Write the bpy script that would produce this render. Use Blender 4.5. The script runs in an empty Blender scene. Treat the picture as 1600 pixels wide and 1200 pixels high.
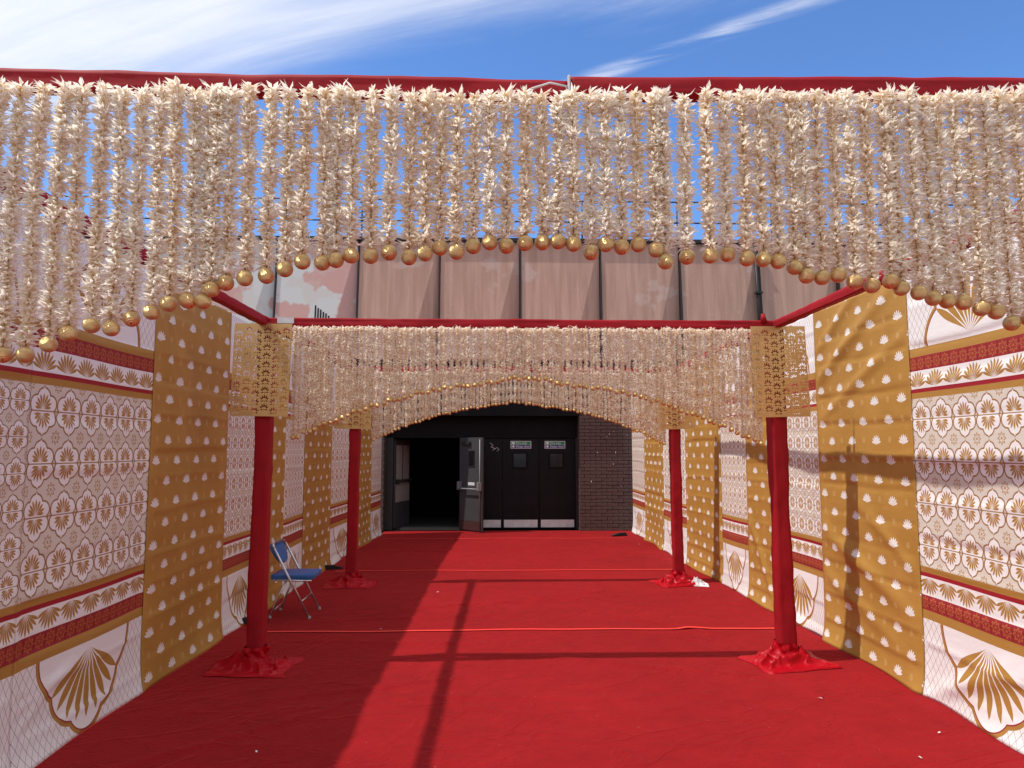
import bpy, bmesh, math, random
import numpy as np
from mathutils import Vector, Matrix, noise
R = math.radians
scene = bpy.context.scene
COL = scene.collection
S = 1.08            # everything is laid out with the eye at 1.65 m, then scaled to true size at the end
EYE = 1.65

# ------------------------------------------------------------------ camera, sky, sun, exposure
cam_d = bpy.data.cameras.new('camera'); cam = bpy.data.objects.new('camera', cam_d); COL.objects.link(cam)
cam_d.sensor_width = 36; cam_d.lens = 36 * 1109 / 1600; cam_d.clip_start = .05; cam_d.clip_end = 3000
cam.location = (0, 0, EYE)
cam.rotation_euler = (R(90 + 5.306), 0, -R(1.749))
scene.camera = cam

SUN = Vector((-.555, -.10, 1)).normalized()          # towards the sun
world = bpy.data.worlds.new('World'); scene.world = world; world.use_nodes = True
wt = world.node_tree; wt.nodes.clear()

class X:                                             # tiny expression wrapper round math nodes
    nt = None
    def __init__(s, sock): s.s = sock
    def __add__(a, b): return m('ADD', a, b)
    def __radd__(a, b): return m('ADD', b, a)
    def __sub__(a, b): return m('SUBTRACT', a, b)
    def __rsub__(a, b): return m('SUBTRACT', b, a)
    def __mul__(a, b): return m('MULTIPLY', a, b)
    def __rmul__(a, b): return m('MULTIPLY', b, a)
    def __truediv__(a, b): return m('DIVIDE', a, b)
    def __lt__(a, b): return m('LESS_THAN', a, b)
    def __gt__(a, b): return m('GREATER_THAN', a, b)
def m(op, a, b=None, c=None):
    n = X.nt.nodes.new('ShaderNodeMath'); n.operation = op
    for i, v in enumerate((a, b, c)):
        if v is None: continue
        if isinstance(v, X): X.nt.links.new(v.s, n.inputs[i])
        else: n.inputs[i].default_value = v
    return X(n.outputs[0])
def mn(a, b): return m('MINIMUM', a, b)
def mx(a, b): return m('MAXIMUM', a, b)
def ab(a): return m('ABSOLUTE', a)
def length(a, b): return m('SQRT', a * a + b * b)
def step(a, lo, hi):
    n = X.nt.nodes.new('ShaderNodeMapRange'); n.interpolation_type = 'SMOOTHSTEP'
    X.nt.links.new(a.s, n.inputs[0]); n.inputs[1].default_value = lo; n.inputs[2].default_value = hi
    return X(n.outputs[0])
def mix(f, a, b):
    n = X.nt.nodes.new('ShaderNodeMix'); n.data_type = 'RGBA'; n.clamp_factor = True
    for i, v in ((0, f), (6, a), (7, b)):
        if isinstance(v, X): X.nt.links.new(v.s, n.inputs[i])
        elif i == 0: n.inputs[i].default_value = v
        else: n.inputs[i].default_value = (*v, 1)
    return X(n.outputs[2])
def sep(sock):
    n = X.nt.nodes.new('ShaderNodeSeparateXYZ'); X.nt.links.new(sock, n.inputs[0]); return [X(o) for o in n.outputs]
def comb(x, y, z=0.):
    n = X.nt.nodes.new('ShaderNodeCombineXYZ')
    for i, v in enumerate((x, y, z)):
        if isinstance(v, X): X.nt.links.new(v.s, n.inputs[i])
        else: n.inputs[i].default_value = v
    return n.outputs[0]
def nz(vec, scale, detail=3, rough=.55, dist=0.):
    n = X.nt.nodes.new('ShaderNodeTexNoise'); n.inputs['Scale'].default_value = scale; n.inputs['Detail'].default_value = detail
    n.inputs['Roughness'].default_value = rough; n.inputs['Distortion'].default_value = dist
    if vec is not None: X.nt.links.new(vec, n.inputs['Vector'])
    return X(n.outputs[0])

X.nt = wt
sky = wt.nodes.new('ShaderNodeTexSky'); sky.sky_type = 'NISHITA'; sky.sun_disc = False
sky.sun_elevation = math.asin(SUN.z); sky.sun_rotation = math.atan2(SUN.x, SUN.y)
sky.air_density = 1.0; sky.dust_density = .3; sky.ozone_density = 3.0
tc = wt.nodes.new('ShaderNodeTexCoord')
dx, dy, dz = sep(tc.outputs['Generated'])
zz = mx(dz, .04)
px, py = dx / zz, dy / zz
s_ = px * .42 + py * .907; t_ = px * .907 - py * .42       # across and along the cirrus streaks
n1 = nz(comb(t_ * .55, s_ * 2.2), 1.6, 7, .62, .6)
n2 = nz(comb(t_ * .9, s_ * 6.), 2.3, 6, .6, .3)
veil = step(s_ + (n1 - .5) * .55, 1.56, 1.06)  # visible veil; unseen cloud added overhead and behind for more ambient light
stre = step(ab(s_ - 1.63 + t_ * .27 + (n1 - .5) * .10), .06, .0) * step(t_, .35, -.05) * step(t_, -1.2, -.7) * step(n2, .35, .7) * .75
cl = mn(veil * (step(n2, .1, .75) * .25 + .75) + stre, 1.)
# cloud is lit by the sun: a little brighter than the blue behind it
bg = wt.nodes.new('ShaderNodeBackground'); out = wt.nodes.new('ShaderNodeOutputWorld')
tint = wt.nodes.new('ShaderNodeMix'); tint.data_type = 'RGBA'; tint.blend_type = 'MULTIPLY'; tint.inputs[0].default_value = 1
wt.links.new(sky.outputs[0], tint.inputs[6]); tint.inputs[7].default_value = (.56, .76, 1.02, 1)
cm = mix(cl * .92, X(tint.outputs[2]), (4.9, 5.05, 5.45))
wt.links.new(cm.s, bg.inputs[0]); bg.inputs[1].default_value = .15
wt.links.new(bg.outputs[0], out.inputs[0])

sun_d = bpy.data.lights.new('sun', 'SUN'); sun = bpy.data.objects.new('sun', sun_d); COL.objects.link(sun)
sun_d.energy = 2.9; sun_d.angle = R(.8); sun_d.color = (1, .965, .90)
sun.rotation_euler = SUN.to_track_quat('Z', 'Y').to_euler(); sun.location = SUN * 30
vs = scene.view_settings; vs.view_transform = 'Standard'; vs.look = 'None'; vs.gamma = 1; vs.use_curve_mapping = False
vs.exposure = 0.45
scene.cycles.max_bounces = 16; scene.cycles.diffuse_bounces = 10; scene.cycles.transmission_bounces = 8

# ------------------------------------------------------------------ materials
def mat(name, base, rough=.8, metal=0., sheen=0., build=None, bump=None, spec=.3, trans=0., stint=(1, .12, .12)):
    """base: colour tuple, or build(object coords) -> colour expression; bump(object coords) -> (height, strength, distance)"""
    M = bpy.data.materials.new(name); M.use_nodes = True; nt = M.node_tree; X.nt = nt
    p = nt.nodes['Principled BSDF']
    p.inputs['Roughness'].default_value = rough; p.inputs['Metallic'].default_value = metal
    p.inputs['Specular IOR Level'].default_value = spec
    if sheen: p.inputs['Sheen Weight'].default_value = sheen; p.inputs['Sheen Roughness'].default_value = .35; p.inputs['Sheen Tint'].default_value = (*stint, 1)
    tcn = nt.nodes.new('ShaderNodeTexCoord')
    if build:
        c = build(tcn.outputs['Object'], tcn.outputs['UV']); nt.links.new(c.s, p.inputs['Base Color'])
    else: p.inputs['Base Color'].default_value = (*base, 1)
    if bump:
        hgt, st, di = bump(tcn.outputs['Object'], tcn.outputs['UV'])
        b = nt.nodes.new('ShaderNodeBump'); b.inputs['Strength'].default_value = st; b.inputs['Distance'].default_value = di
        nt.links.new(hgt.s, b.inputs['Height']); nt.links.new(b.outputs[0], p.inputs['Normal'])
    if trans:
        tr = nt.nodes.new('ShaderNodeBsdfTranslucent'); ms = nt.nodes.new('ShaderNodeMixShader'); ms.inputs[0].default_value = trans
        l = p.inputs['Base Color'].links
        if l: nt.links.new(l[0].from_socket, tr.inputs[0])
        else: tr.inputs[0].default_value = (*base, 1)
        o = nt.nodes['Material Output']
        nt.links.new(p.outputs[0], ms.inputs[1]); nt.links.new(tr.outputs[0], ms.inputs[2]); nt.links.new(ms.outputs[0], o.inputs[0])
    return M

def vary(col, scale=3., amt=.25, fine=60., famt=.1):
    def f(o, uv):
        a = nz(o, scale, 4); b = nz(o, fine, 2)
        k = (a - .5) * (2 * amt) + (b - .5) * (2 * famt) + 1.
        return mix(step(k, .4, 1.6), tuple(c * .4 for c in col), tuple(min(1, c * 1.6) for c in col))
    return f
def fine_bump(scale, st=.3, di=.002):
    return lambda o, uv: (nz(o, scale, 4), st, di)

GOLD = (.42, .225, .05); GOLDP = (.40, .21, .05); WHITE = (.82, .805, .79); BEIGE = (.66, .61, .53); RED = (.30, .025, .03)

def lotus(x, y, L, d, n, k=.27, side=.3):
    """mask of a fan of 2n+1 pointed petals growing from (0,0) along +y"""
    th = m('ARCTAN2', x, y); r = length(x, y)
    i = mx(mn(m('ROUND', th / d), float(n)), float(-n))
    ph = ab(th - i * d)
    t = r / (m('COSINE', i * d) * (L * side) + L * (1 - side))
    w = t * t * (1. - t) * (6.75 * k * L * d) * (t * .25 + .80)
    return (ph * r < w) * (t < 1.)
def cell(u, w):                                   # signed distance from the middle of the cell
    return m('FLOORED_MODULO', u, w) - w / 2
def circ(a, b, cx, cy, r): return length(a - cx, b - cy) - r
def rosette(a, b, r):
    rr = length(a, b); th = m('ARCTAN2', a, b)
    pet = m('COSINE', th * 8.) * (.18 * r) + .72 * r
    return (ab(rr - pet) < .14 * r) + (rr < .22 * r)

def white_print(rows):
    def f(o, uv):
        u, v, _ = sep(uv)
        mm = ab(v - 1.43); up = v - 1.43
        # tiles
        w, hr = 1.31 / 6, 1.14 / rows
        a = cell(u, w); b = cell(v - .86, hr) * (.285 / hr); fa, fb = ab(a), ab(b)
        q = mn(mn(circ(fa, fb, .056, .036, .049), circ(fa, fb, 0., .076, .050)), mn(circ(fa, fb, 0., .02, .083), (fa * 1.5 + fb) - .137))
        col = mix(q < 0., BEIGE, WHITE)
        ca = cell(u + w / 2, w); cb = cell(v - .86 + hr / 2, hr) * (.285 / hr)
        col = mix(mn(rosette(ca, cb * .9, .035), 1.) * .85, col, GOLDP)
        col = mix(ab(q) < .0046, col, (.30, .15, .04))
        col = mix(fb < .0034, col, (.33, .18, .06))
        col = mix(lotus(a, fb - .012, .084, .36, 4, .255), col, GOLDP)
        # borders, mirrored about the middle of the banner
        s = mm
        col = mix(s > .57, col, GOLD)
        col = mix(s > .61, col, (.33, .015, .025))
        col = mix(s > .637, col, WHITE)
        a2 = cell(u, 1.31 / 7)
        col = mix(lotus(a2, s - .642, .118, .29, 4, .28, .15) * (s > .637), col, GOLDP)
        rc = cell(u, .0873); rb = s - .81
        rband = mix(mn(rosette(rc, rb, .04), 1.) * .55, RED, (.50, .20, .04))
        rband = mix((ab(ab(rc) - .0437) < .002), rband, (.18, .012, .012))
        col = mix(s > .762, col, rband)
        col = mix(s > .86, col, GOLD)
        # medallion on trellis
        e = s - .92; c = u - .655; fc = ab(c)
        l1 = ab(cell(c * 1.5 + e, .085)) < .0026; l2 = ab(cell(c * 1.5 - e, .085)) < .0026
        med = mix(mx(l1, l2), WHITE, (.34, .25, .20))
        q2 = mn(mn(circ(fc, e, .17, .00, .27), circ(fc, e, .11, .21, .205)), circ(fc, e, .0, .335, .165))
        med = mix(q2 < .026, med, GOLDP)
        med = mix(q2 < .004, med, RED)
        med = mix(q2 < -.004, med, (.83, .815, .80))
        med = mix(lotus(c, e - .03, .41, .25, 4, .262, .18), med, GOLD)
        return mix(s > .92, col, med)
    return f
def gold_print(o, uv):
    u, v, _ = sep(uv)
    w, hh = .174, .15
    i = m('FLOOR', u / w); j = m('FLOOR', v / hh)
    par = m('FLOORED_MODULO', i + j, 2.)
    a, b = cell(u, w), cell(v, hh)
    lo = lotus(a, b + .034, .072, .40, 3, .30, .18)
    lo = mx(lo, (length(a, (b + .012) * .8) < .021) * (ab(a) > .0022)) * (par < .5)
    ro = mn((length(a * 1.2, b) < .026) * .35 + rosette(a * 1.2, b, .022) * .4, 1.) * (par > .5)
    n = nz(o, 2.5, 3)
    g = mix(step(n, .25, .75), (.39, .205, .042), (.46, .25, .058))
    return mix(ro * .55, mix(lo, g, (.76, .73, .68)), (.66, .47, .22))
def cloth_bump(o, uv):
    u, v, _ = sep(uv)
    return nz(comb(u * 1.2, v * 3.), 7., 5, .6) + nz(uv, 400., 1) * .04, .22, .012

M_WIDE = mat('banner_white_wide_print', None, .62, build=white_print(4), bump=cloth_bump, sheen=.1)
M_NARROW = mat('banner_white_narrow_print', None, .62, build=white_print(6), bump=cloth_bump, sheen=.1)
M_GOLD = mat('banner_gold_print', None, .5, build=gold_print, bump=cloth_bump, sheen=.1)
VELVET = mat('red_velvet', None, .7, sheen=.08, build=vary((.31, .0015, .007), 4, .22, 90, .06), bump=lambda o, uv: (nz(o, 6, 4, .5), .25, .02))
SATIN = mat('red_satin', None, .38, spec=.16, build=vary((.38, .002, .009), 6, .2, 80, .05), bump=lambda o, uv: (nz(o, 14, 4), .35, .02))
def carpet_col(o, uv):
    a = nz(o, .55, 5, .6); b = nz(o, 5., 5, .65); c = nz(o, 240., 2)
    k = (a - .5) * .5 + (b - .5) * .35 + (c - .5) * .55
    base = mix(step(k, -.32, .32), (.18, .0045, .0065), (.33, .010, .0125))
    lint = (nz(o, 38., 1) > .775)
    return mix(lint * .25, base, (.55, .30, .28))
def carpet_bump(o, uv):
    x, y, z = sep(o)
    n = nz(comb(x * .55 + y * .35, y * 1.0 - x * .5), 1.5, 3, .5, .8); n2 = nz(comb(x * 1.3 - y * .3, y * 2.6), 1.7, 3, .5, 1.)
    r = step(ab(n - .5), .045, .0) * .7 + step(ab(n2 - .48), .03, .0) * .35
    return r + nz(o, 7., 4) * .5 + nz(o, 320., 2) * .22, .55, .022
CARPET = mat('red_carpet', None, .95, build=carpet_col, sheen=.35, spec=.1, bump=carpet_bump)
TAPE = mat('red_tape', (.88, .05, .04), .45)
ASPHALT = mat('asphalt', None, .9, build=vary((.05, .05, .052), 2, .3, 120, .3), bump=fine_bump(150))
def petal_col(o, uv):
    x, y, z = sep(o); r = length(x, y)
    oi = X.nt.nodes.new('ShaderNodeObjectInfo'); rnd = X(oi.outputs['Random'])
    n = nz(o, 45., 3)
    tip = mix(rnd, (.97, .91, .80), (.975, .945, .88))
    tip = mix(step(n, .45, .75) * .4, tip, (.96, .86, .70))
    return mix(step(r, .004, .019), (.95, .83, .63), tip)
PETAL = mat('cream_petals', None, .6, build=petal_col, trans=.55, spec=.1)
def ball_col(o, uv):
    x, y, z = sep(o)
    n = nz(o, 40., 3, .5, .5)
    wv = m('SINE', (x * .5 + z * .9 + y * .35 + (n - .5) * .006) * 2600.)
    return mix(step(wv, .35, .95), (.88, .62, .27), (.50, .31, .11))
def ball_bump(o, uv):
    x, y, z = sep(o); n = nz(o, 40., 3, .5, .5)
    return m('SINE', (x * .5 + z * .9 + y * .35 + (n - .5) * .006) * 2600.), .5, .0012
BALL = mat('gold_thread_ball', None, .36, metal=.6, build=ball_col, bump=ball_bump)
PLATE = mat('gold_plate', None, .38, metal=.55, build=vary((.60, .38, .15), 3, .15, 40, .03))
def clad(grey):
    def f(o, uv):
        o = X.nt.nodes.new('ShaderNodeNewGeometry').outputs['Position']; x, y, z = sep(o)
        st = nz(comb(x * 5., y, z * .35), 1.6, 5, .6); bl = nz(o, .9, 4, .6); sp = nz(o, 14., 3)
        c = mix(step(st, .3, .72), (.42, .245, .185), (.55, .335, .26))
        if grey: c = mix(step(nz(o, grey, 5, .5), .50, .53), (.60, .58, .56), (.58, .33, .29))
        c = mix(step(bl, .58, .62) * .35, c, (.58, .46, .41))
        return mix(step(sp, .62, .75) * .25, c, (.64, .54, .49))
    return f
PINK = mat('pink_cladding', None, .85, build=clad(0), bump=fine_bump(20, .15))
PINKG = mat('patched_cladding', None, .85, build=clad(.85), bump=fine_bump(20, .15))
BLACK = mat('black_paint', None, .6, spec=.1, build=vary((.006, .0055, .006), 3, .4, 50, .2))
DOORB = mat('black_door_paint', None, .55, spec=.15, build=vary((.008, .0075, .009), 4, .4, 60, .2), bump=fine_bump(30, .1))
DARKM = mat('dark_metal', (.035, .03, .03), .5, metal=.3)
GREYD = mat('grey_door_paint', None, .55, build=vary((.055, .052, .056), 3, .2, 60, .1))
PALE = mat('pale_door_lining', None, .7, build=vary((.30, .27, .24), 3, .15))
STEEL = mat('scuffed_steel', None, .45, metal=.1, build=vary((.80, .80, .81), 6, .25, 70, .15))
CHROME = mat('grey_tube', (.62, .62, .64), .28, metal=.9)
BLUE = mat('blue_fabric', None, .75, build=vary((.035, .12, .32), 6, .2, 200, .2), sheen=.2)
BRICK = mat('painted_brick', None, .75, build=vary((.105, .066, .057), 4, .4, 60, .25), bump=fine_bump(70, .4))
MORTAR = mat('mortar', None, .9, build=vary((.05, .034, .03), 4, .3), bump=fine_bump(60))
WHITEP = mat('white_paper', None, .8, build=vary((.72, .70, .66), 9, .15))
GREEN = mat('sign_green', (.02, .22, .09), .4); NAVY = mat('sign_blue', (.02, .035, .16), .4); SIGNW = mat('sign_white', (.75, .75, .75), .4)
GLASSD = mat('dark_glass', (.01, .01, .012), .08, spec=.6)
RUBBER = mat('black_rubber', (.015, .015, .016), .7)

# ------------------------------------------------------------------ mesh helpers
def link(name, me, material=None, parent=None, loc=(0, 0, 0), rz=0.):
    o = bpy.data.objects.new(name, me); COL.objects.link(o); o.location = loc; o.rotation_euler = (0, 0, rz)
    if material and me is not None and not me.materials: me.materials.append(material)
    if parent: o.parent = parent
    return o
def tag(o, label=None, cat=None, group=None, kind=None):
    for k, v in (('label', label), ('category', cat), ('group', group), ('kind', kind)):
        if v: o[k] = v
    return o
def empty(name, loc, rz=0.):
    o = link(name, None, loc=loc, rz=rz); o.empty_display_size = .1; return o
def arr_mesh(name, V, F, smooth=False, uv=None):
    V = np.asarray(V, np.float32); F = np.asarray(F, np.int32); k = F.shape[1]
    me = bpy.data.meshes.new(name)
    me.vertices.add(len(V)); me.vertices.foreach_set('co', V.ravel())
    me.loops.add(F.size); me.loops.foreach_set('vertex_index', F.ravel())
    me.polygons.add(len(F)); me.polygons.foreach_set('loop_start', np.arange(0, F.size, k, dtype=np.int32))
    me.polygons.foreach_set('use_smooth', np.full(len(F), smooth))
    if uv is not None:
        l = me.uv_layers.new(name='UVMap'); l.data.foreach_set('uv', np.asarray(uv, np.float32)[F.ravel()].ravel())
    me.update(calc_edges=True); me.validate(); return me
def grid_faces(nu, nv):
    i = np.arange(nu - 1)[:, None] * nv + np.arange(nv - 1)[None]
    return np.stack([i, i + nv, i + nv + 1, i + 1], -1).reshape(-1, 4)
class MB:
    def __init__(s): s.bm = bmesh.new()
    def box(s, lo, hi, bev=0.):
        lo, hi = Vector(lo), Vector(hi)
        r = bmesh.ops.create_cube(s.bm, size=1., matrix=Matrix.Translation((lo + hi) / 2) @ Matrix.Diagonal((*(hi - lo), 1)))
        if bev: bmesh.ops.bevel(s.bm, geom=list({e for v in r['verts'] for e in v.link_edges}), offset=bev, segments=2, affect='EDGES', profile=.5)
        return s
    def tube(s, pts, r, n=10, cap=True):
        pts = [Vector(p) for p in pts]; rings = []
        for i, p in enumerate(pts):
            t = (pts[min(i + 1, len(pts) - 1)] - pts[max(i - 1, 0)]).normalized()
            a = t.orthogonal().normalized() if i == 0 else (a - t * a.dot(t)).normalized()
            b = t.cross(a); rr = r[i] if isinstance(r, (list, tuple)) else r
            rings.append([s.bm.verts.new(p + (a * math.cos(2 * math.pi * k / n) + b * math.sin(2 * math.pi * k / n)) * rr) for k in range(n)])
        for q, w in zip(rings, rings[1:]):
            for k in range(n): s.bm.faces.new((q[k], q[(k + 1) % n], w[(k + 1) % n], w[k])).smooth = True
        if cap: s.bm.faces.new(rings[0][::-1]); s.bm.faces.new(rings[-1])
        return s
    def poly(s, pts, th, axis=1):
        """prism: polygon pts (a,b) in the plane normal to axis, from th[0] to th[1] along the axis"""
        def P(a, b, t): return {0: (t, a, b), 1: (a, t, b), 2: (a, b, t)}[axis]
        A = [s.bm.verts.new(P(a, b, th[0])) for a, b in pts]; B = [s.bm.verts.new(P(a, b, th[1])) for a, b in pts]
        s.bm.faces.new(A); s.bm.faces.new(B[::-1])
        for i in range(len(A)): s.bm.faces.new((A[i], B[i], B[(i + 1) % len(A)], A[(i + 1) % len(A)]))
        return s
    def mesh(s, name):
        bmesh.ops.recalc_face_normals(s.bm, faces=s.bm.faces[:])
        me = bpy.data.meshes.new(name); s.bm.to_mesh(me); s.bm.free(); return me
    def build(s, name, material, parent=None, loc=(0, 0, 0), rz=0.): return link(name, s.mesh(name), material, parent, loc, rz)
def copy_tree(o, parent=None):
    c = o.copy(); COL.objects.link(c); c.parent = parent
    for ch in list(o.children): copy_tree(ch, c)
    return c
ONES = 'zeroth first second third fourth fifth sixth seventh eighth ninth tenth eleventh twelfth thirteenth fourteenth fifteenth sixteenth seventeenth eighteenth nineteenth'.split()
TENS = ['', '', 'twent', 'thirt', 'fort', 'fift', 'sixt', 'sevent', 'eight', 'ninet']
def ordinal(n):
    if n < 20: return ONES[n]
    if n >= 100: return 'hundredth' if n == 100 else 'hundred-and-' + ordinal(n - 100)
    return TENS[n // 10] + ('ieth' if n % 10 == 0 else 'y-' + ONES[n % 10])

# ------------------------------------------------------------------ ground and carpet
g = MB(); g.bm.faces.new([g.bm.verts.new(p) for p in ((-900, -900, 0), (900, -900, 0), (900, 900, 0), (-900, 900, 0))])
tag(g.build('ground', ASPHALT, loc=(0, 0, -.03)), kind='structure')

def wall_x(side, y):                                 # the two cloth walls are not quite straight
    if side < 0: return float(np.interp(y, [0, 3.9, 6.5, 10.5, 13.7, 15], [-2.43, -2.41, -2.375, -2.30, -2.17, -2.15]))
    return float(np.interp(y, [0, 4, 6.5, 10.4, 14.5], [2.95, 2.95, 2.945, 2.86, 2.90]))
rng = np.random.default_rng(4)
nx, ny = 200, 560
gx = np.linspace(0, 1, nx); gy = np.linspace(-1.5, 14.75, ny)
V = np.zeros((nx, ny, 3))
for j, y in enumerate(gy):
    V[:, j, 0] = wall_x(-1, y) + .012 + gx * (wall_x(1, y) - wall_x(-1, y) - .024); V[:, j, 1] = y
xx, yy = V[..., 0], V[..., 1]
zc = np.zeros_like(xx)
for (x0, y0, ang, ln, amp, wd) in [(.4, 7.9, .35, 2.6, .010, .05), (1.0, 8.3, .6, 1.9, .008, .05), (-.6, 7.2, .25, 1.8, .008, .06), (1.1, 5.6, -.18, 2.2, .007, .06),
                                   (-.9, 5.1, .5, 1.6, .007, .06), (.3, 4.9, .12, 2.6, .006, .07), (-1.0, 6.3, .1, 1.5, .008, .05), (1.6, 6.9, -.5, 1.2, .007, .05),
                                   (.2, 10.7, .3, 2.0, .008, .06), (1.2, 11.5, -.3, 1.6, .007, .06), (-.9, 11.8, .1, 1.5, .007, .07), (-1.5, 4.3, .9, 1.3, .007, .06)]:
    c, s = math.cos(ang), math.sin(ang); p = (xx - x0) * c + (yy - y0) * s; q = -(xx - x0) * s + (yy - y0) * c + .12 * np.sin(p * 1.7)
    zc += 2.0 * amp * np.exp(-np.abs(q / (wd * .6)) ** 1.4) * np.exp(-(p / (ln * .6)) ** 4)
zc += .0025 * np.sin(xx * 2.1 + np.sin(yy * 1.3) * 2) * np.sin(yy * 3.1 + xx)
V[..., 2] = zc + .003
carpet = tag(link('carpet', arr_mesh('carpet', V.reshape(-1, 3), grid_faces(nx, ny), True), CARPET), kind='structure')
for y, x0, x1 in ((6.68, -2.02, 2.68), (9.92, -2.1, 2.55), (13.43, -1.97, 2.5)):
    n = 60; xs = np.linspace(x0, x1, n); V = []
    for x in xs:
        yc = y + .012 * math.sin(x * 2 + y) + .006 * math.sin(x * 7); i = min(nx - 1, max(0, int((x - wall_x(-1, y)) / (wall_x(1, y) - wall_x(-1, y)) * nx))); j = int(np.argmin(abs(gy - yc)))
        z = .010 + zc[max(0, i - 1):i + 2, j - 1:j + 2].max()
        V += [(x, yc - .019, z), (x, yc + .019, z)]
    link('seam_tape', arr_mesh('seam_tape', V, grid_faces(n, 2)), TAPE, carpet)

# ------------------------------------------------------------------ the building at the end
FY = 14.65
bld = tag(empty('building', (0, FY, 0)), 'pink panelled building with dark brick and black fire doors at the walkway end', 'building')
def bpart(mb, name, material, parent=bld, loc=(0, 0, 0)): return mb.build(name, material, parent, loc)
# upper storey: faceted panels between dark strips
seams = [-1.07 + 1.69 * k for k in range(-7, 9)]
pz0, pz1 = 3.5, 6.02
def panel_mesh(w):
    mb = MB(); bm = mb.bm
    c = [(0, -.20, 0), (w - .6, -.20, 0), (w, -.02, 0), (w, 0, pz1 - pz0), (0, 0, pz1 - pz0)]
    f = [bm.verts.new(p) for p in c]; b = [bm.verts.new((p[0], .5, p[2])) for p in c]
    bm.faces.new((f[0], f[1], f[3], f[4])); bm.faces.new((f[1], f[2], f[3]))
    for i in range(5): bm.faces.new((f[i], b[i], b[(i + 1) % 5], f[(i + 1) % 5]))
    bm.faces.new(b[::-1]); return mb.mesh('cladding_panel')
pm = panel_mesh(1.69 - .045); pm2 = pm.copy(); pm.materials.append(PINK); pm2.materials.append(PINKG)
for k, x in enumerate(seams[:-1]):
    link('cladding_panel', pm2 if x < -3 else pm, None, bld, (x + .0225, 0, pz0))
for x in seams: bpart(MB().poly([(-.23, pz0), (-.03, pz1), (.5, pz1), (.5, pz0)], (x - .014, x + .014), 0), 'joint_strip', DARKM)
bpart(MB().tube([(5.60, -.28, 3.5), (5.60, -.09, 6.0)], .035).box((5.53, -.27, 4.9), (5.67, -.15, 4.94)).box((5.53, -.16, 5.7), (5.67, -.03, 5.74)), 'drain_pipe', DARKM)
bpart(MB().box((-13, -.08, pz1), (12.6, .6, pz1 + .07)), 'parapet_cap', DARKM)
bpart(MB().box((-13, .5, 3.5), (12.6, 8, 5.9)), 'upper_block', BLACK)
# black paint sprayed in stripes on the patched panel
for k, z_ in enumerate((4.62, 4.56, 4.53, 4.48, 4.45, 4.40)): bpart(MB().poly([(-.20 + .20 * (4.2 - 3.5) / 2.52 - .006, 4.2), (-.20 + .20 * (z_ - 3.5) / 2.52 - .006, z_), (-.20 + .20 * (z_ - 3.5) / 2.52, z_), (-.20 + .20 * .7 / 2.52, 4.2)], (-3.62 + k * .055, -3.592 + k * .055), 0), 'painted_stripe', BLACK)
# ground storey
RX0, RX1 = -2.17, 1.84
bpart(MB().box((-13, .05, 0), (-2.32, 8, 3.5)), 'lower_wall', MORTAR)
bpart(MB().box((2.98, .05, 0), (12.6, 8, 3.5)), 'lower_wall', MORTAR)
bpart(MB().box((RX0, .0, 2.35), (RX1, .6, 3.5)), 'fascia', BLACK)
bpart(MB().box((RX0, .30, 1.90), (RX1, .6, 2.35)), 'lintel', BLACK)
wl = bpart(MB().box((-2.32, .02, 0), (RX0, .62, 3.5)), 'brick_pier', MORTAR)
wr = bpart(MB().box((RX1, .02, 0), (2.98, .62, 3.5)), 'brick_pier', MORTAR)
bm_ = MB().box((0, 0, 0), (.217, .1, .062), .003).mesh('brick'); bm_.materials.append(BRICK)
bh_ = MB().box((0, 0, 0), (.104, .1, .062), .003).mesh('brick'); bh_.materials.append(BRICK)
br_ = MB().box((0, 0, 0), (.1, .217, .062), .003).mesh('brick'); br_.materials.append(BRICK)
random.seed(3)
for r in range(33):
    z = .006 + r * .0715
    off = (r % 2) * .1135
    x = RX1 - .004
    if off: link('brick', bh_, None, wr, (x, random.uniform(-.003, .002), z)); x += .1135
    while x < 2.97:
        half = x + .217 > 2.985
        link('brick', bh_ if half else bm_, None, wr, (x, random.uniform(-.003, .002), z)); x += .1135 if half else .227
    link('brick', br_, None, wr, (RX1 - .008, .105 + off * .9, z))
    link('brick', bh_, None, wl, (-2.285 + (r % 2) * .012, random.uniform(-.003, .002), z))
bpart(MB().box((-.3, .40, 0), (RX1, .62, 1.905)), 'door_light_stop', BLACK)  # unseen black block added to stop light leaking through the door gaps
bpart(MB().box((-13, 7.9, 0), (12.6, 8.1, 5.9)), 'rear_wall', MORTAR)
# interior behind the open pair
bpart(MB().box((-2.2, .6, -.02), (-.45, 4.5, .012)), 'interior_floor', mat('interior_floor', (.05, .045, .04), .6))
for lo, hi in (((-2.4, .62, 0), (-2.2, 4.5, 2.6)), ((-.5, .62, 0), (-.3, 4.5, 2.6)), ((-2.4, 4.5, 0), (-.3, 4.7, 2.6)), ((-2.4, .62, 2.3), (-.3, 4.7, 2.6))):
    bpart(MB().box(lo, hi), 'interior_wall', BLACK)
bpart(MB().box((-1.85, .25, .0), (-.62, .62, .035)), 'threshold', mat('threshold', (.10, .09, .08), .7))
for x0, x1 in ((-2.17, -2.02), (-.64, -.56), (1.79, 1.84)):
    bpart(MB().box((x0, .27, 0), (x1, .6, 1.9)), 'door_frame', DARKM)
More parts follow.
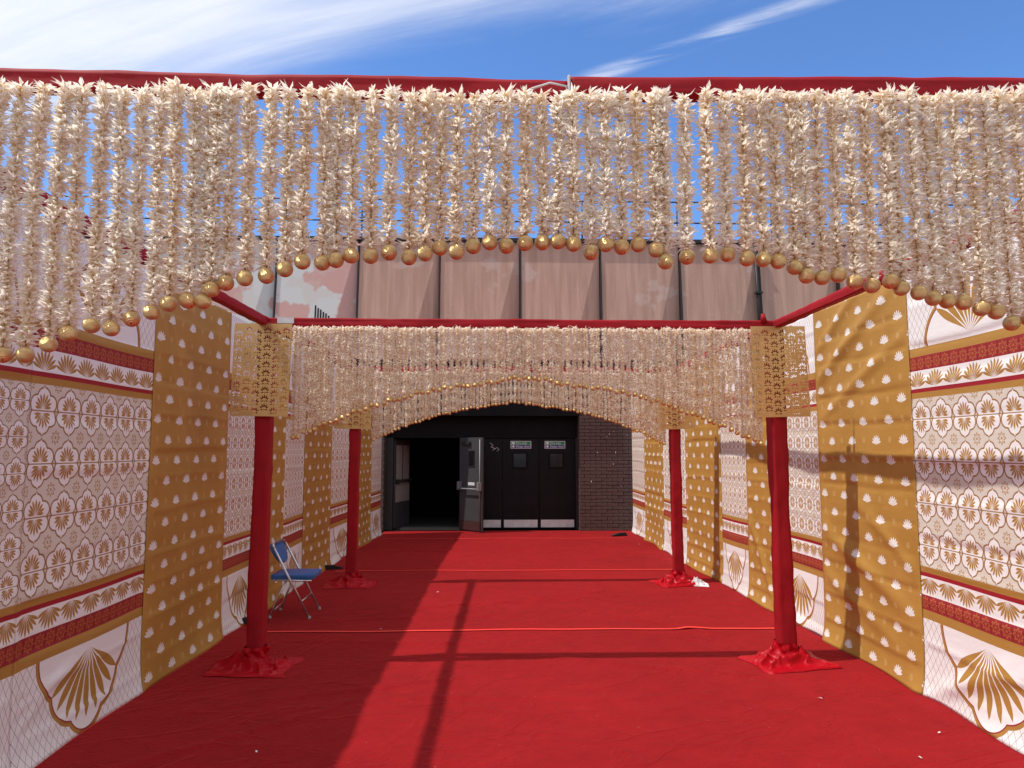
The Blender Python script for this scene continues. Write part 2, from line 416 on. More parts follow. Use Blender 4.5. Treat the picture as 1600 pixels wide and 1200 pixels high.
# left leaf folded inwards: pale inside face with push bar
d = bpart(MB().box((0, 0, .02), (.9, .045, 1.87), .004), 'door', GREYD, loc=(-2.0, .42, 0)); d.rotation_euler = (0, 0, R(76))
MB().box((.05, -.006, .55), (.86, -.001, .95)).build('lower_lining', PALE, d)
for x in (.08, .48): MB().box((x, -.006, 1.02), (x + .33, -.001, 1.75)).build('upper_lining', PALE, d)
MB().tube([(.06, -.06, .98), (.84, -.06, .98)], .018).box((.05, -.07, .93), (.1, 0, 1.03)).box((.8, -.07, .93), (.85, 0, 1.03)).build('push_bar', RUBBER, d)
tag(d, 'pale lined leaf folded into the dark doorway')
# grey leaf swung out, seen from inside: push bar and vertical bolts
d = bpart(MB().box((0, -.045, .02), (.70, 0, 1.9), .004), 'door', GREYD, loc=(-.60, .27, 0)); d.rotation_euler = (0, 0, R(-48)); tag(d, 'grey leaf swung outwards with steel push bar')
MB().box((.30, -.049, 1.32), (.46, -.046, 1.62)).build('window', GLASSD, d)
f_ = MB()
for lo, hi in (((.28, -.054, 1.30), (.30, -.046, 1.64)), ((.46, -.054, 1.30), (.48, -.046, 1.64)), ((.30, -.054, 1.30), (.46, -.046, 1.32)), ((.30, -.054, 1.62), (.46, -.046, 1.64))): f_.box(lo, hi)
f_.build('window_frame', DARKM, d)
MB().tube([(.03, -.12, .86), (.67, -.12, .86)], .015).box((.01, -.13, .83), (.07, -.046, 1.0), .006).box((.63, -.13, .83), (.69, -.046, 1.0), .006).build('push_bar', mat('dull_steel', (.24, .24, .25), .5, metal=.3), d)
MB().tube([(.655, -.065, .05), (.655, -.065, 1.86)], .011).build('bolt_rod', bpy.data.materials['dull_steel'], d)
MB().box((.28, -.052, .93), (.48, -.046, .99), .002).build('name_plate', STEEL, d)
MB().box((.10, -.09, 1.76), (.36, -.046, 1.82), .005).build('door_closer', DARKM, d)
MB().box((.02, -.049, .03), (.68, -.046, .22)).build('kick_plate', mat('brown_kick_plate', (.06, .025, .022), .5), d)
# closed black leaves with white kick plates
for k, (x0, x1) in enumerate(((-.555, .255), (.26, 1.02), (1.03, 1.785))):
    d = bpart(MB().box((0, 0, .02), (x1 - x0, .05, 1.89), .004), 'door', DOORB, loc=(x0, .33, 0))
    w = x1 - x0
    MB().box((.03, -.005, .045), (w - .03, -.001, .20)).build('kick_plate', STEEL, d)
    if k:
        cx = w / 2 - .02
        MB().box((cx - .13, -.004, 1.29), (cx + .13, -.0005, 1.57)).build('window', GLASSD, d)
        fr = MB()
        for lo, hi in (((cx - .16, -.016, 1.26), (cx - .13, 0, 1.60)), ((cx + .13, -.016, 1.26), (cx + .16, 0, 1.60)), ((cx - .13, -.016, 1.26), (cx + .13, 0, 1.29)), ((cx - .13, -.016, 1.57), (cx + .13, 0, 1.60))): fr.box(lo, hi)
        fr.build('window_frame', BLACK, d)
        sx = w * .5 - .26 + (.05 if k == 1 else .0); sz = 1.68
        sg = MB().box((0, -.006, 0), (.43, -.001, .155)).build('fire_exit_sign', SIGNW, d, (sx, 0, sz))
        MB().box((.012, -.009, .08), (.418, -.0065, .145)).build('green_field', GREEN, sg)
        MB().box((.012, -.009, .010), (.418, -.0065, .075)).build('blue_field', NAVY, sg)
        for txt, zz_, x_ in (('Fire exit', .092, .11), ('Keep clear', .022, .11)):
            cu = bpy.data.curves.new('t', 'FONT'); cu.body = txt; cu.size = .068; cu.extrude = .0008
            ob = bpy.data.objects.new('t', cu); COL.objects.link(ob)
            me = bpy.data.meshes.new_from_object(ob.evaluated_get(bpy.context.evaluated_depsgraph_get())); bpy.data.objects.remove(ob)
            me.transform(Matrix.Translation((x_, -.0105, zz_)) @ Matrix.Rotation(R(90), 4, 'X')); me.materials.clear(); me.materials.append(SIGNW)
            link('lettering', me, None, sg)
        ic = MB()
        ic.box((.03, -.0105, .09), (.085, -.0095, .135)); ic.tube([(.057, -.0095, .043), (.057, -.0105, .043)], .024, 16)
        ic.build('pictogram', SIGNW, sg)
    else:
        sc = MB(); P = [(.55, 1.80), (.62, 1.74), (.57, 1.71), (.66, 1.68), (.60, 1.64), (.70, 1.70), (.74, 1.66), (.69, 1.62)]
        for a, b in zip(P, P[1:]): sc.tube([(a[0], -.002, a[1]), (b[0], -.002, b[1])], .0045, 5)
        sc.build('chalk_scrawl', STEEL, d)
for k in range(14):
    sx_, sz_ = random.uniform(1.95, 2.9), random.uniform(.9, 2.2)
    if k < 9: bpart(MB().box((sx_, -.006, sz_), (sx_ + random.uniform(.008, .02), -.004, sz_ + random.uniform(.01, .035))), 'paint_fleck', STEEL)

rail = tag(empty('roof_railing', (0, FY, pz1 + .07)), 'thin dark railing along the parapet of the pink building', 'railing')
for z in (.40, .86): MB().tube([(-13, .1, z), (12.6, .1, z + .02)], .016, 6).build('rail', DARKM, rail)
for k in range(13): MB().tube([(-12.4 + k * 2.05, .1, 0), (-12.4 + k * 2.05, .1, .88)], .016, 6).build('rail_post', DARKM, rail)
for x, lab in ((-4.86, 'left'), (-2.77, 'right')):
    a = tag(empty('roof_aerial', (x, FY + .3, pz1 + .07)), 'spiky dark aerial on the roof, %s of the two' % ('leftmost' if lab == 'left' else 'rightmost'), 'aerial', 'aerials on the roof')
    MB().tube([(0, 0, 0), (0, 0, 1.0)], .018, 6).build('mast', DARKM, a)
    rd = MB()
    for q in range(7): rd.tube([(-.09 + .006 * q, 0, .2 + q * .11), (.09 - .006 * q, .03, .23 + q * .11)], .012, 5)
    rd.build('rods', DARKM, a)

# ------------------------------------------------------------------ printed cloth banners
def banner(side, y0, y1, kind, seed, label, folds=()):
    W = y1 - y0; H = 2.90; nu, nv = max(24, int(W / .022)), 150
    u = np.linspace(0, W, nu)[:, None] * np.ones((1, nv)); v = np.linspace(0, H, nv)[None] * np.ones((nu, 1))
    r = np.random.default_rng(seed); d = np.zeros_like(u)
    for k in range(5):
        a, b = r.uniform(.6, 2.4), r.uniform(.5, 2.); d += .006 * np.sin(u * a * 2.2 + v * b + r.uniform(0, 6)) / (1 + k * .4)
    vk = r.uniform(.08, .2)
    while vk < H:                                      # pressed-in fold lines from the packing
        tilt = r.uniform(-.015, .015); q = v - vk - tilt * (u / W - .5) - .006 * np.sin(u * 5 + seed)
        d += .0045 * r.uniform(.5, 1.2) * 1.7 * np.exp(-np.abs(q) / .013) * np.sign(r.uniform(-1, 1.6))
        d += .006 * np.tanh(q / .01) * np.exp(-np.abs(q) / .09) * r.uniform(-1, 1); vk += r.uniform(.19, .30)
    for (u0, v0, ang, ln, amp, wd) in folds:           # drag folds
        c, s = math.cos(ang), math.sin(ang); p = (u - u0) * c + (v - v0) * s; q = -(u - u0) * s + (v - v0) * c
        d += amp * np.exp(-(q / wd) ** 2) * np.clip(1 - np.abs(p) / ln, 0, 1) ** .7
    edge = np.clip(np.minimum(u, W - u) / .07, 0, 1); d *= edge * edge * (3 - 2 * edge)
    sag = .012 * np.sin(u / W * math.pi) ** 2
    flare = .035 * np.exp(-v / .10) * (1 + .6 * edge * np.sin(u * 4 + seed)) + (.006 if kind == 'gold' else 0)
    X_ = np.vectorize(lambda y: wall_x(side, y))(y0 + u) - side * (d + flare)
    ztop = v - sag * (v / H) ** 6 + .006 * (1 - v / H)
    P = np.stack([X_ - wall_x(side, (y0 + y1) / 2), y0 + u - (y0 + y1) / 2, ztop], -1).reshape(-1, 3)
    uu = u if kind == 'gold' else u * 1.31 / W
    if side > 0: uu = (W if kind == 'gold' else 1.31) - uu
    uv = np.stack([uu, v], -1).reshape(-1, 2)
    F = grid_faces(nu, nv)
    if side > 0: F = F[:, ::-1]
    o = link('cloth_banner', arr_mesh('cloth_banner', P, F, True, uv), {'gold': M_GOLD, 'wide': M_WIDE, 'narrow': M_NARROW}[kind], loc=(wall_x(side, (y0 + y1) / 2), (y0 + y1) / 2, 0))
    so = o.modifiers.new('thickness', 'SOLIDIFY'); so.thickness = .003; so.offset = -1
    tag(o, label, 'banner', 'printed cloth banners lining the walkway'); return o
LW = [(1.3, 2.87, 'gold', 'gold lotus banner on the left wall beside the viewer, outside the picture'),
      (2.87, 3.79, 'narrow', 'white small-tile lotus banner cut off by the left picture edge'),
      (3.79, 5.10, 'wide', 'large white lotus-tile banner on the left wall, nearest complete one'),
      (5.10, 6.48, 'gold', 'broad gold banner with white lotuses on the left wall, nearest the viewer'),
      (6.48, 7.42, 'narrow', 'white lotus-tile banner on the left wall partly behind the near red post'),
      (7.42, 8.20, 'gold', 'narrow gold banner directly behind the blue chair backrest'),
      (8.20, 9.02, 'narrow', 'narrow white lotus banner just beyond the blue chair on the left wall'),
      (9.02, 10.40, 'gold', 'gold lotus banner on the left wall before the far red post'),
      (10.40, 11.85, 'wide', 'white lotus-tile banner on the left wall behind the far red post'),
      (11.85, 13.2, 'gold', 'farthest gold banner on the left wall, next to the far post'),
      (13.2, 14.25, 'narrow', 'farthest white banner on the left wall, against the doorway brick')]
RW = [(1.3, 3.57, 'gold', 'gold lotus banner on the right wall beside the viewer, outside the picture'),
      (3.57, 4.88, 'wide', 'large white lotus-tile banner cut off by the right picture edge'),
      (4.88, 6.29, 'gold', 'broad sunlit gold banner with post shadow on the right wall, nearest the viewer'),
      (6.29, 7.30, 'narrow', 'white lotus-tile banner on the right wall beside the near red post'),
      (7.30, 8.02, 'gold', 'narrow gold banner just left of the near right post'),
      (8.02, 8.88, 'narrow', 'narrow white lotus banner on the right wall between two gold ones'),
      (8.88, 10.35, 'gold', 'gold lotus banner on the right wall just right of the far red post'),
      (10.35, 11.8, 'wide', 'white lotus banner on the right wall directly behind the far red post'),
      (11.8, 13.25, 'gold', 'farthest gold banner on the right wall with slanting folds'),
      (13.25, 14.5, 'narrow', 'farthest white banner on the right wall, against the brick pier')]
FO = {(-1, 3): [(.35, 2.1, -1.15, .9, .016, .035), (.55, 2.0, -1.1, 1.0, .014, .03), (.2, 2.3, -1.2, .7, .012, .03)],
      (1, 2): [(.9, 2.5, -.45, .9, .030, .06), (.7, 2.2, -.4, .9, .018, .05), (1.0, 2.75, -.5, .7, .02, .05), (.8, .75, .35, .8, .028, .07), (.95, .45, .3, .7, .02, .06), (.4, 1.0, .5, .6, .014, .05)],
      (1, 8): [(.5, 1.6, 1.9, 1.2, .03, .05), (.9, 1.5, 1.85, 1.1, .025, .05), (.2, 1.5, 1.85, 1.1, .02, .04)],
      (1, 4): [(.4, .5, .9, .7, .025, .06)], (1, 1): [(.9, .2, -.5, .6, .02, .05), (.6, .3, -.4, .5, .015, .05)],
      (-1, 2): [(.25, .35, .2, .5, .010, .03), (.2, .28, .5, .4, .010, .03)]}
for side, L in ((-1, LW), (1, RW)):
    for i, (a, b, k, lab) in enumerate(L): banner(side, a - (.012 if k == 'gold' else 0), b + (.012 if k == 'gold' else 0), k, 10 + i * 2 + (side > 0), lab, FO.get((side, i), ()))

# ------------------------------------------------------------------ red portal frames
BZ = 2.66                                            # underside-to-top centre of the beams
def wrapped(p0, p1, hw, seed, n=60, wob=.004):
    """square tube wrapped in loose cloth between two points"""
    p0, p1 = Vector(p0), Vector(p1); t = (p1 - p0).normalized()
    a = Vector((0, 0, 1)).cross(t).normalized() if abs(t.z) < .9 else Vector((1, 0, 0)); b = t.cross(a)
    k = 5; prof = []
    for s in range(4):
        for q in range(k):
            f = q / k * 2 - 1
            x, y = [(f, -1), (1, f), (-f, 1), (-1, -f)][s]
            l = max(1, math.hypot(x, y) / 1.40); prof.append((x / l, y / l))
    V = []; F = []; N = len(prof)
    for i in range(n + 1):
        c = p0.lerp(p1, i / n)
        for (x, y) in prof:
            g_ = noise.noise(Vector((x * 1.1 + seed * 7.3, y * 1.1, (p1 - p0).length * i / n * 2.2))) * wob * 2 + noise.noise(Vector((x * 2 + seed, y * 2 + 5, (p1 - p0).length * i / n * 9))) * wob
            V.append(c + (a * x + b * y) * (hw + g_))
    for i in range(n):
        for j in range(N): F.append((i * N + j, i * N + (j + 1) % N, (i + 1) * N + (j + 1) % N, (i + 1) * N + j))
    me = arr_mesh('wrap', V, F, True)
    bm = bmesh.new(); bm.from_mesh(me); bm.verts.ensure_lookup_table()
    bm.faces.new([bm.verts[j] for j in range(N)][::-1]); bm.faces.new([bm.verts[n * N + j] for j in range(N)])
    bmesh.ops.recalc_face_normals(bm, faces=bm.faces[:]); bm.to_mesh(me); bm.free(); return me
def puddle(seed, sx, sy):
    n = 84; t = np.linspace(-1, 1, n); a, b = np.meshgrid(t, t, indexing='ij')
    V = np.zeros((n, n, 3)); V[..., 0] = a * sx; V[..., 1] = b * sy
    for i in range(n):
        for j in range(n):
            p = Vector((a[i, j] * 1.6 + seed * 5, b[i, j] * 1.6, seed)); rr = math.hypot(a[i, j], b[i, j]); mxx = max(abs(a[i, j]), abs(b[i, j]))
            w = noise.noise_vector(p * 1.1) * .25
            rid = 1 - abs(noise.noise(p * .85 + w)) * 1.5; rid2 = 1 - abs(noise.noise(p * 1.7 + w * 2)) * 1.5
            z = .014 + max(0, 1 - rr / .7) * .05 + max(0, rid) ** 7 * .10 * max(0, 1.0 - rr) ** .5 + max(0, rid2) ** 6 * .05 * max(0, 1.02 - mxx)
            edge = min(1, (1 - mxx) / .05)
            V[i, j, 2] = z * (.15 + .85 * edge) if edge < 1 else z
            V[i, j, 0] += w.x * .10 * sx + noise.noise(p * .9 + Vector((9, 0, 0))) * .16 * sx * mxx; V[i, j, 1] += w.y * .10 * sy + noise.noise(p * .9 + Vector((0, 9, 3))) * .16 * sy * mxx
    top = V.reshape(-1, 3); return arr_mesh('base_drape', top, grid_faces(n, n), True)
FR = [(1.83, -1.86, 2.30), (5.65, -1.79, 2.315), (8.95, -1.70, 2.345)]
FL = ['nearest red frame carrying the big garland overhead, posts outside the picture', 'middle red velvet portal frame, its posts with fabric heaped at the feet', 'farthest red velvet portal frame nearest the doors']
for k, (y, xl, xr) in enumerate(FR):
    fr = tag(empty('portal_frame', ((xl + xr) / 2, y, 0)), FL[k], 'frame', 'red portal frames over the carpet'); cx = (xl + xr) / 2
    for s, x in ((-1, xl), (1, xr)):
        po = link('post', wrapped((0, 0, 0), (0, 0, BZ - (.06 if k == 0 else .032)), .06, k * 3 + s, 70, .005), VELVET, fr, (x - cx, 0, 0)); po.rotation_euler = (0, R(.35) * s * -1, 0)
        pd = link('base_drape', puddle(k * 2 + (s > 0) + 1, .30, .235), SATIN, po, (0, -.03, .006)); pd.rotation_euler = (0, 0, R(8 * s + 5 * k))
        # gathered collar where the cloth meets the heap
        V = []; n1_, n2_ = 40, 14
        for i in range(n1_):
            th = 2 * math.pi * i / n1_
            for j in range(n2_):
                f = j / (n2_ - 1); rad = .080 + .03 * (1 - f) ** 2 + .014 * math.sin(th * 5 + f * 7 + k) * (1 - f * .5) + .02 * noise.noise(Vector((math.cos(th) * 2, math.sin(th) * 2, f * 3 + k + s)))
                V.append((rad * math.cos(th), rad * math.sin(th), .03 + f * .13))
        Fc = [(i * n2_ + j, ((i + 1) % n1_) * n2_ + j, ((i + 1) % n1_) * n2_ + j + 1, i * n2_ + j + 1) for i in range(n1_) for j in range(n2_ - 1)]
        link('gathered_cuff', arr_mesh('gathered_cuff', V, Fc, True), SATIN, po)
    if k == 0:
        link('beam_sleeve', wrapped((xl - cx - .06, 0, BZ - .040), (.21 - cx, 0, BZ - .050), .0235, 21, 110, .0016), VELVET, fr)
        link('beam_sleeve', wrapped((.205 - cx, -.004, BZ - .041), (xr - cx + .06, 0, BZ - .018), .0245, 25, 110, .0016), VELVET, fr)
        tp = MB().box((.203 - cx, -.036, BZ - .070), (.210 - cx, -.026, BZ - .018), .002); tp.build('sleeve_end_binding', WHITEP, fr)
        cd = MB(); pts = [(.2 - .045 * i - cx, -.034 - .006 * math.sin(i * 1.7), BZ - .050 - .006 * i + .012 * math.sin(i * 1.3)) for i in range(6)]
        cd.tube(pts, .0028, 6); cd.build('loose_cord', WHITEP, fr)
    else: link('crossbeam', wrapped((xl - cx - .06, 0, BZ), (xr - cx + .06, 0, BZ), .034, 30 + k, 110, .003), VELVET, fr)
    if k == 1:
        MB().box((xl - cx + .10, -.041, BZ - .01), (xl - cx + .23, -.037, BZ + .035)).build('white_sticker', WHITEP, fr)
        MB().tube([(xr - cx - .10, -.03, BZ + .02), (xr - cx - .11, -.04, BZ + .09)], [.03, .015], 8).build('cloth_knot', VELVET, fr)
for k in (0, 1):
    for s in (0, 1):
        y0, x0 = FR[k][0], FR[k][1 + s]; y1, x1 = FR[k + 1][0], FR[k + 1][1 + s]
        o = link('side_beam', wrapped((x0, y0 + .04, BZ + .003), (x1, y1 - .04, BZ + .003), .031, 40 + k * 2 + s, 100, .003), VELVET)
        tag(o, '%s red side beam running from the %s frame to the %s one' % (['left', 'right'][s], ['nearest', 'middle'][k], ['middle', 'farthest'][k]), 'beam', 'red side beams')

# ------------------------------------------------------------------ perforated gold plates on the posts
def leaf(cx, cz, ang, L, w, cut=.12):
    out = []
    for t, s in ((cut, 1), (.35, 1), (.65, 1), (1, 0), (.65, -1), (.35, -1), (cut, -1)):
        ww = w * math.sin(math.pi * min(1, t * .86 + .12)) * s; a = math.radians(ang)
        out.append((cx + math.sin(a) * L * t + math.cos(a) * ww, cz + math.cos(a) * L * t - math.sin(a) * ww))
    return out
PWd, PHt = .455, .73
LOOPS = []
def spl(pts): LOOPS.append([Vector(p) for p in pts])
spl([(-PWd / 2, -PHt / 2), (PWd / 2, -PHt / 2), (PWd / 2, PHt / 2), (-PWd / 2, PHt / 2)])
for i in range(6):
    for j in range(10):
        cx = -PWd / 2 + .041 + i * .0746; cz = -PHt / 2 + .022 + j * .0675 + (i % 2) * .026
        for an, L, w in ((0, .047, .0066), (-27, .044, .0060), (27, .044, .0060), (-57, .038, .0056), (57, .038, .0056)):
            spl(leaf(cx + math.sin(R(an)) * .006, cz + .010, an, L, w, .36))
        spl(leaf(cx, cz + .008, 180, .012, .0045, .15))
        spl(leaf(cx, cz + .008, -104, .032, .0050, .36)); spl(leaf(cx, cz + .008, 104, .032, .0050, .36))
from mathutils.geometry import delaunay_2d_cdt
vs_, es_ = [], []
for lp in LOOPS:
    n0 = len(vs_); vs_ += lp; es_ += [(n0 + i, n0 + (i + 1) % len(lp)) for i in range(len(lp))]
cv, _, cf, *_r = delaunay_2d_cdt(vs_, es_, [], 0, 1e-6)
cen = np.array([[sum(cv[i].x for i in f) / 3, sum(cv[i].y for i in f) / 3] for f in cf]); keep = np.ones(len(cf), bool)
for lp in LOOPS[1:]:
    q = np.array(lp); ins = np.zeros(len(cen), bool)
    for (x1, y1), (x2, y2) in zip(q, np.roll(q, -1, 0)):
        hit = ((y1 > cen[:, 1]) != (y2 > cen[:, 1])); ins ^= hit & (cen[:, 0] < (x2 - x1) * (cen[:, 1] - y1) / ((y2 - y1) or 1e-9) + x1)
    keep &= ~ins
pme = arr_mesh('lattice_plate', [(v.x, v.y, 0) for v in cv], [f for f, k_ in zip(cf, keep) if k_])
pme.transform(Matrix.Rotation(R(90), 4, 'X')); pme.materials.clear(); pme.materials.append(PLATE)
for k in (1, 2):
    for s in (0, 1):
        y, x = FR[k][0], FR[k][1 + s]
        o = link('lattice_plate', pme, None, loc=(x, y - .085, BZ - PHt / 2 - .02)); o.rotation_euler = (R(-1), R([.8, -1.2][s]), R([-3, 4][s])); so = o.modifiers.new('thickness', 'SOLIDIFY'); so.thickness = .004
        tag(o, 'gold lotus-cut plate at the top of the %s red post' % [['near left', 'near right'], ['far left', 'far right']][k - 1][s], 'plate', 'perforated gold plates')

# ------------------------------------------------------------------ petal strings with gold balls
def string_mesh(L, seed, per, pitch):
    r = np.random.default_rng(seed); nw = int(L / pitch); n = nw * per
    z = -np.repeat(np.arange(nw), per) * (L / nw) + r.uniform(-.004, .004, n)
    th = r.uniform(0, 2 * math.pi, n); ln = r.uniform(.016, .034, n) * (1 + .18 * np.sin(z * 55 + r.uniform(0, 6)))
    el = r.uniform(-.6, .45, n); top = np.clip(1 + z / .03, 0, 1); el = el * (1 - top) + r.uniform(-.4, .6, n) * top; ln = ln * (1 + .1 * top)
    w = r.uniform(.0032, .0064, n); roll = r.uniform(-.9, .9, n)
    sway = .004 * np.sin(z * 9 + r.uniform(0, 6))
    d = np.stack([np.cos(th) * np.cos(el), np.sin(th) * np.cos(el), np.sin(el)], -1)
    sd = np.stack([-np.sin(th), np.cos(th), np.zeros(n)], -1); nn = np.cross(d, sd)
    sd2 = sd * np.cos(roll)[:, None] + nn * np.sin(roll)[:, None]; n2 = np.cross(d, sd2)
    b = np.stack([sway + r.uniform(-.002, .002, n), r.uniform(-.002, .002, n), z], -1)
    curl = r.uniform(-.008, .008, n)[:, None]
    midp = b + d * (ln * .55)[:, None]
    c = midp - n2 * (w * .45)[:, None]
    l_ = midp + sd2 * w[:, None]; r_ = midp - sd2 * w[:, None]; t = b + d * ln[:, None] + n2 * curl
    V = np.stack([b, l_, c, r_, t], 1).reshape(-1, 3); i = np.arange(n)[:, None] * 5
    F = np.concatenate([i + np.array([[0, 2, 1]]), i + np.array([[0, 3, 2]]), i + np.array([[1, 2, 4]]), i + np.array([[2, 3, 4]])])
    return arr_mesh('petals', V, F, False)
bb = bmesh.new(); bmesh.ops.create_uvsphere(bb, u_segments=28, v_segments=18, radius=.0205)
for f in bb.faces: f.smooth = True
ballm = bpy.data.meshes.new('ball'); bb.to_mesh(ballm); bb.free(); ballm.materials.append(BALL)
core = MB().tube([(0, 0, 0), (0, 0, -1)], .0022, 5).mesh('thread'); core.materials.append(mat('thread', (.5, .38, .22), .8))
arch = lambda x: 2.185 - .138 * (x - .26) ** 2
front = [(-1.205, 1.884), (-1.153, 1.885), (-1.096, 1.911), (-1.052, 1.939), (-.995, 1.960), (-.945, 1.952), (-.899, 1.977), (-.847, 1.994), (-.804, 2.014), (-.758, 2.022), (-.722, 2.022), (-.700, 2.052), (-.667, 2.069), (-.620, 2.081), (-.567, 2.088), (-.519, 2.104), (-.476, 2.124), (-.427, 2.123), (-.393, 2.130), (-.355, 2.142), (-.306, 2.142), (-.259, 2.151), (-.209, 2.140), (-.168, 2.150), (-.130, 2.166), (-.087, 2.154), (-.045, 2.170), (-.003, 2.179), (.040, 2.171), (.088, 2.178), (.133, 2.182), (.173, 2.182), (.212, 2.176), (.258, 2.156), (.296, 2.176), (.337, 2.170), (.381, 2.179), (.426, 2.164), (.450, 2.133), (.506, 2.146), (.565, 2.148), (.613, 2.155), (.661, 2.142), (.704, 2.141), (.745, 2.137), (.788, 2.122), (.818, 2.099), (.860, 2.096), (.903, 2.103), (.941, 2.083), (.985, 2.073), (1.035, 2.085), (1.065, 2.068), (1.109, 2.056), (1.151, 2.043), (1.188, 2.036), (1.230, 2.032), (1.271, 2.015), (1.312, 2.007), (1.354, 1.978), (1.398, 1.990)]
random.seed(11)
x = -1.205
while x > -1.72: x -= random.uniform(.040, .052); front.insert(0, (x, arch(x) + random.uniform(-.015, .015)))
x = 1.398
while x < 2.18: x += random.uniform(.040, .052); front.append((x, arch(x) + random.uniform(-.015, .015)))
rows = [front]
for k, (y, xl, xr) in list(enumerate(FR))[1:]:
    x = xl + .25; L = []
    while x < xr - .14: L.append((x, (2.19 if k == 1 else 2.215) - .138 * (x - (xl + xr) / 2) ** 2 + .035 * max(0, 1 - abs(x - (xl + xr) / 2) / .35) + random.uniform(-.012, .012))); x += random.uniform(.036, .052)
    rows.append(L)
RN = ['nearest', 'middle', 'farthest']
var = {}
for k, L in enumerate(rows):
    vis = 0
    for i, (x, zb) in enumerate(L):
        top = BZ - ((.080 if x < .2 else .080 - .02 * (x - .2)) if k == 0 else .040) + random.uniform(-.012, .004); ln = top - zb - .018
        if k == 0: me = string_mesh(ln, 100 + i, 14, .0062)
        else:
            key = (k, round(ln / .04), i % 3)
            if key not in var: var[key] = string_mesh(round(ln / .04) * .04, 500 + len(var), 12, .0062)
            me = var[key]
        if not me.materials: me.materials.append(PETAL)
        e = empty('petal_string', (x, FR[k][0] - .052 + random.uniform(-.006, .006), top), random.uniform(0, 6.28))
        p = link('petals', me, None, e); tag(p, kind='stuff')
        if k: p.scale = (1, 1, ln / (round(ln / .04) * .04))
        th = link('thread', core, None, e); th.scale = (1, 1, ln + .005)
        bl = link('ball', ballm, None, e, (0, 0, zb - top)); bl.rotation_euler = (random.uniform(-.5, .5), random.uniform(-.5, .5), random.uniform(0, 6))
        inview = k > 0 or -1.235 < x < 1.415
        if inview: vis += 1; lab = 'cream petal string with gold ball, %s from the left in the %s row' % (ordinal(vis), RN[k])
        else: lab = 'cream petal string of the nearest row hanging outside the picture on the %s' % ('left' if x < 0 else 'right')
        tag(e, lab, 'garland', 'petal strings of the %s garland row' % RN[k])

# ------------------------------------------------------------------ blue folding chair
ch = tag(empty('folding_chair', (-1.965, 7.39, 0)), 'blue padded folding chair with grey tube legs beside the left wall', 'chair')
hw = .205
def both(f):
    for s in (-1, 1): f(s)
both(lambda s: MB().tube([(.20, s * hw, .012), (-.02, s * hw, .42), (-.165, s * (hw - .005), .69)], .0115, 10).build('leg', CHROME, ch))
MB().tube([(-.165, -hw + .005, .69), (-.18, -hw + .025, .715), (-.185, -hw + .07, .728), (-.185, hw - .07, .728), (-.18, hw - .025, .715), (-.165, hw - .005, .69)], .0115, 10).build('back_hoop', CHROME, ch)
both(lambda s: MB().tube([(-.19, s * (hw - .03), .012), (-.12, s * (hw - .03), .20), (-.045, s * (hw - .03), .36)], .0105, 10).build('leg', CHROME, ch))
both(lambda s: MB().tube([(-.17, s * (hw - .015), .375), (.21, s * (hw - .015), .365)], .010, 8).build('seat_rail', CHROME, ch))
MB().tube([(-.165, -hw + .03, .08), (-.165, hw - .03, .08)], .009, 8).build('stretcher', CHROME, ch)
MB().tube([(.115, -hw, .17), (.115, hw, .17)], .009, 8).build('stretcher', CHROME, ch)
for sx_, o_ in ((.20, 0), (-.19, .03)):
    for s in (-1, 1): MB().tube([(sx_, s * (hw - o_), 0), (sx_, s * (hw - o_), .03)], .015, 10).build('rubber_foot', mat('grey_rubber', (.35, .34, .33), .7) if 'grey_rubber' not in bpy.data.materials else bpy.data.materials['grey_rubber'], ch)
def cushion(name, pts, th, axis, bev, parent, loc=(0, 0, 0), rot=(0, 0, 0)):
    mb = MB().poly(pts, th, axis)
    bmesh.ops.bevel(mb.bm, geom=mb.bm.edges[:], offset=bev, segments=3, affect='EDGES', profile=.6)
    o = mb.build(name, BLUE, parent, loc); o.rotation_euler = rot
    for p in o.data.polygons: p.use_smooth = True
    return o
cushion('seat', [(-.20, -.165), (-.17, -.19), (.18, -.20), (.225, -.17), (.225, .17), (.18, .20), (-.17, .19), (-.20, .165)], (.372, .425), 2, .018, ch)
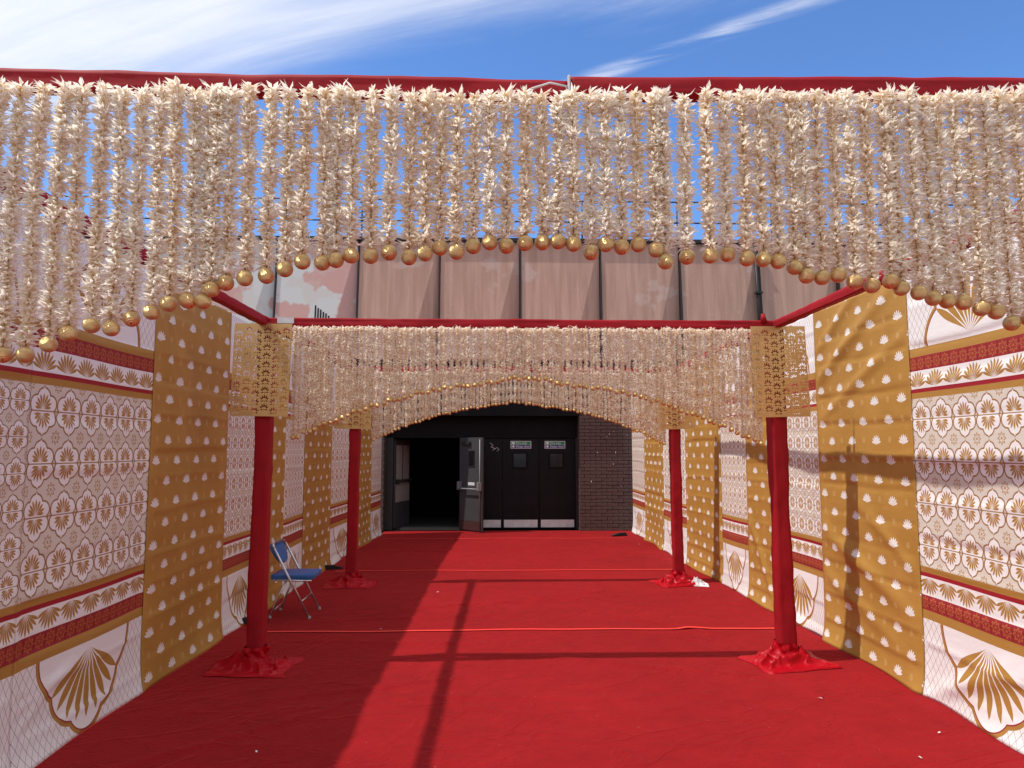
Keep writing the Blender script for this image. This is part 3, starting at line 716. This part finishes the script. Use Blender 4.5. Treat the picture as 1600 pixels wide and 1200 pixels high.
cushion('backrest', [(-.195, .05), (-.17, -.03), (-.10, -.085), (0, -.10), (.10, -.085), (.17, -.03), (.195, .05), (.19, .10), (.15, .125), (-.15, .125), (-.19, .10)], (-.012, .016), 0, .010, ch, (-.158, 0, .605), (0, R(-26), 0))

# ------------------------------------------------------------------ small things on the carpet
for (x, y), lab in (((-2.29, 7.02), 'black stand foot poking out by the near left post'), ((-2.21, 10.1), 'black stand foot poking out at the far left wall'), ((2.49, 13.78), 'black stand foot at the far end of the right wall')):
    o = MB().poly([(-.16, 0), (.17, 0), (.17, .012), (.04, .05), (-.12, .06)], (-.035, .035), 1).build('stand_foot', RUBBER, loc=(x, y, .006), rz=R(20 if x < 0 else 200)); tag(o, lab, 'stand foot', 'feet of the wall stands')
rag = puddle(31, .15, .07); rag.transform(Matrix.Diagonal((1, 1, .6, 1))); o = link('white_rag', rag, WHITEP, loc=(2.52, 8.78, .004), rz=R(-15)); tag(o, 'crumpled white rag beside the far right post', 'rag')
sc = [(2.19, 4.81, 'white paper scrap on the carpet near the right post base'), (-1.27, 4.08, 'pale twist of paper at the lower left of the carpet'), (2.30, 3.90, 'paper speck at the lower right edge of the carpet'), (2.62, 4.22, 'tiny scrap by the big white banner at right'),
      (-1.0, 6.73, 'small scrap lying on the nearest red tape line'), (-.6, 8.42, 'thin pale scrap on the carpet between the far posts'), (2.6, 12.5, 'scrap by the right wall near the brick pier')]
for i, (x, y, lab) in enumerate(sc):
    r = random.Random(i); V = [(-.022, -.005, 0), (.0, -.008, .007), (.025, -.003, .001), (-.02, .006, .002), (.003, .008, .009), (.021, .005, .0)]
    me = arr_mesh('paper_scrap', [(a * r.uniform(.4, .8), b * .7, c * .7) for a, b, c in V], [(0, 1, 4, 3), (1, 2, 5, 4)]); o = link('paper_scrap', me, WHITEP, loc=(x, y, .012), rz=r.uniform(0, 3)); tag(o, lab, 'paper scrap', 'paper scraps on the carpet')

# ------------------------------------------------------------------ bring everything to true size
bpy.context.view_layer.update()
for me in bpy.data.meshes: me.transform(Matrix.Scale(S, 4))
for o in bpy.data.objects:
    o.location *= S
    for md in o.modifiers:
        if md.type == 'SOLIDIFY': md.thickness *= S
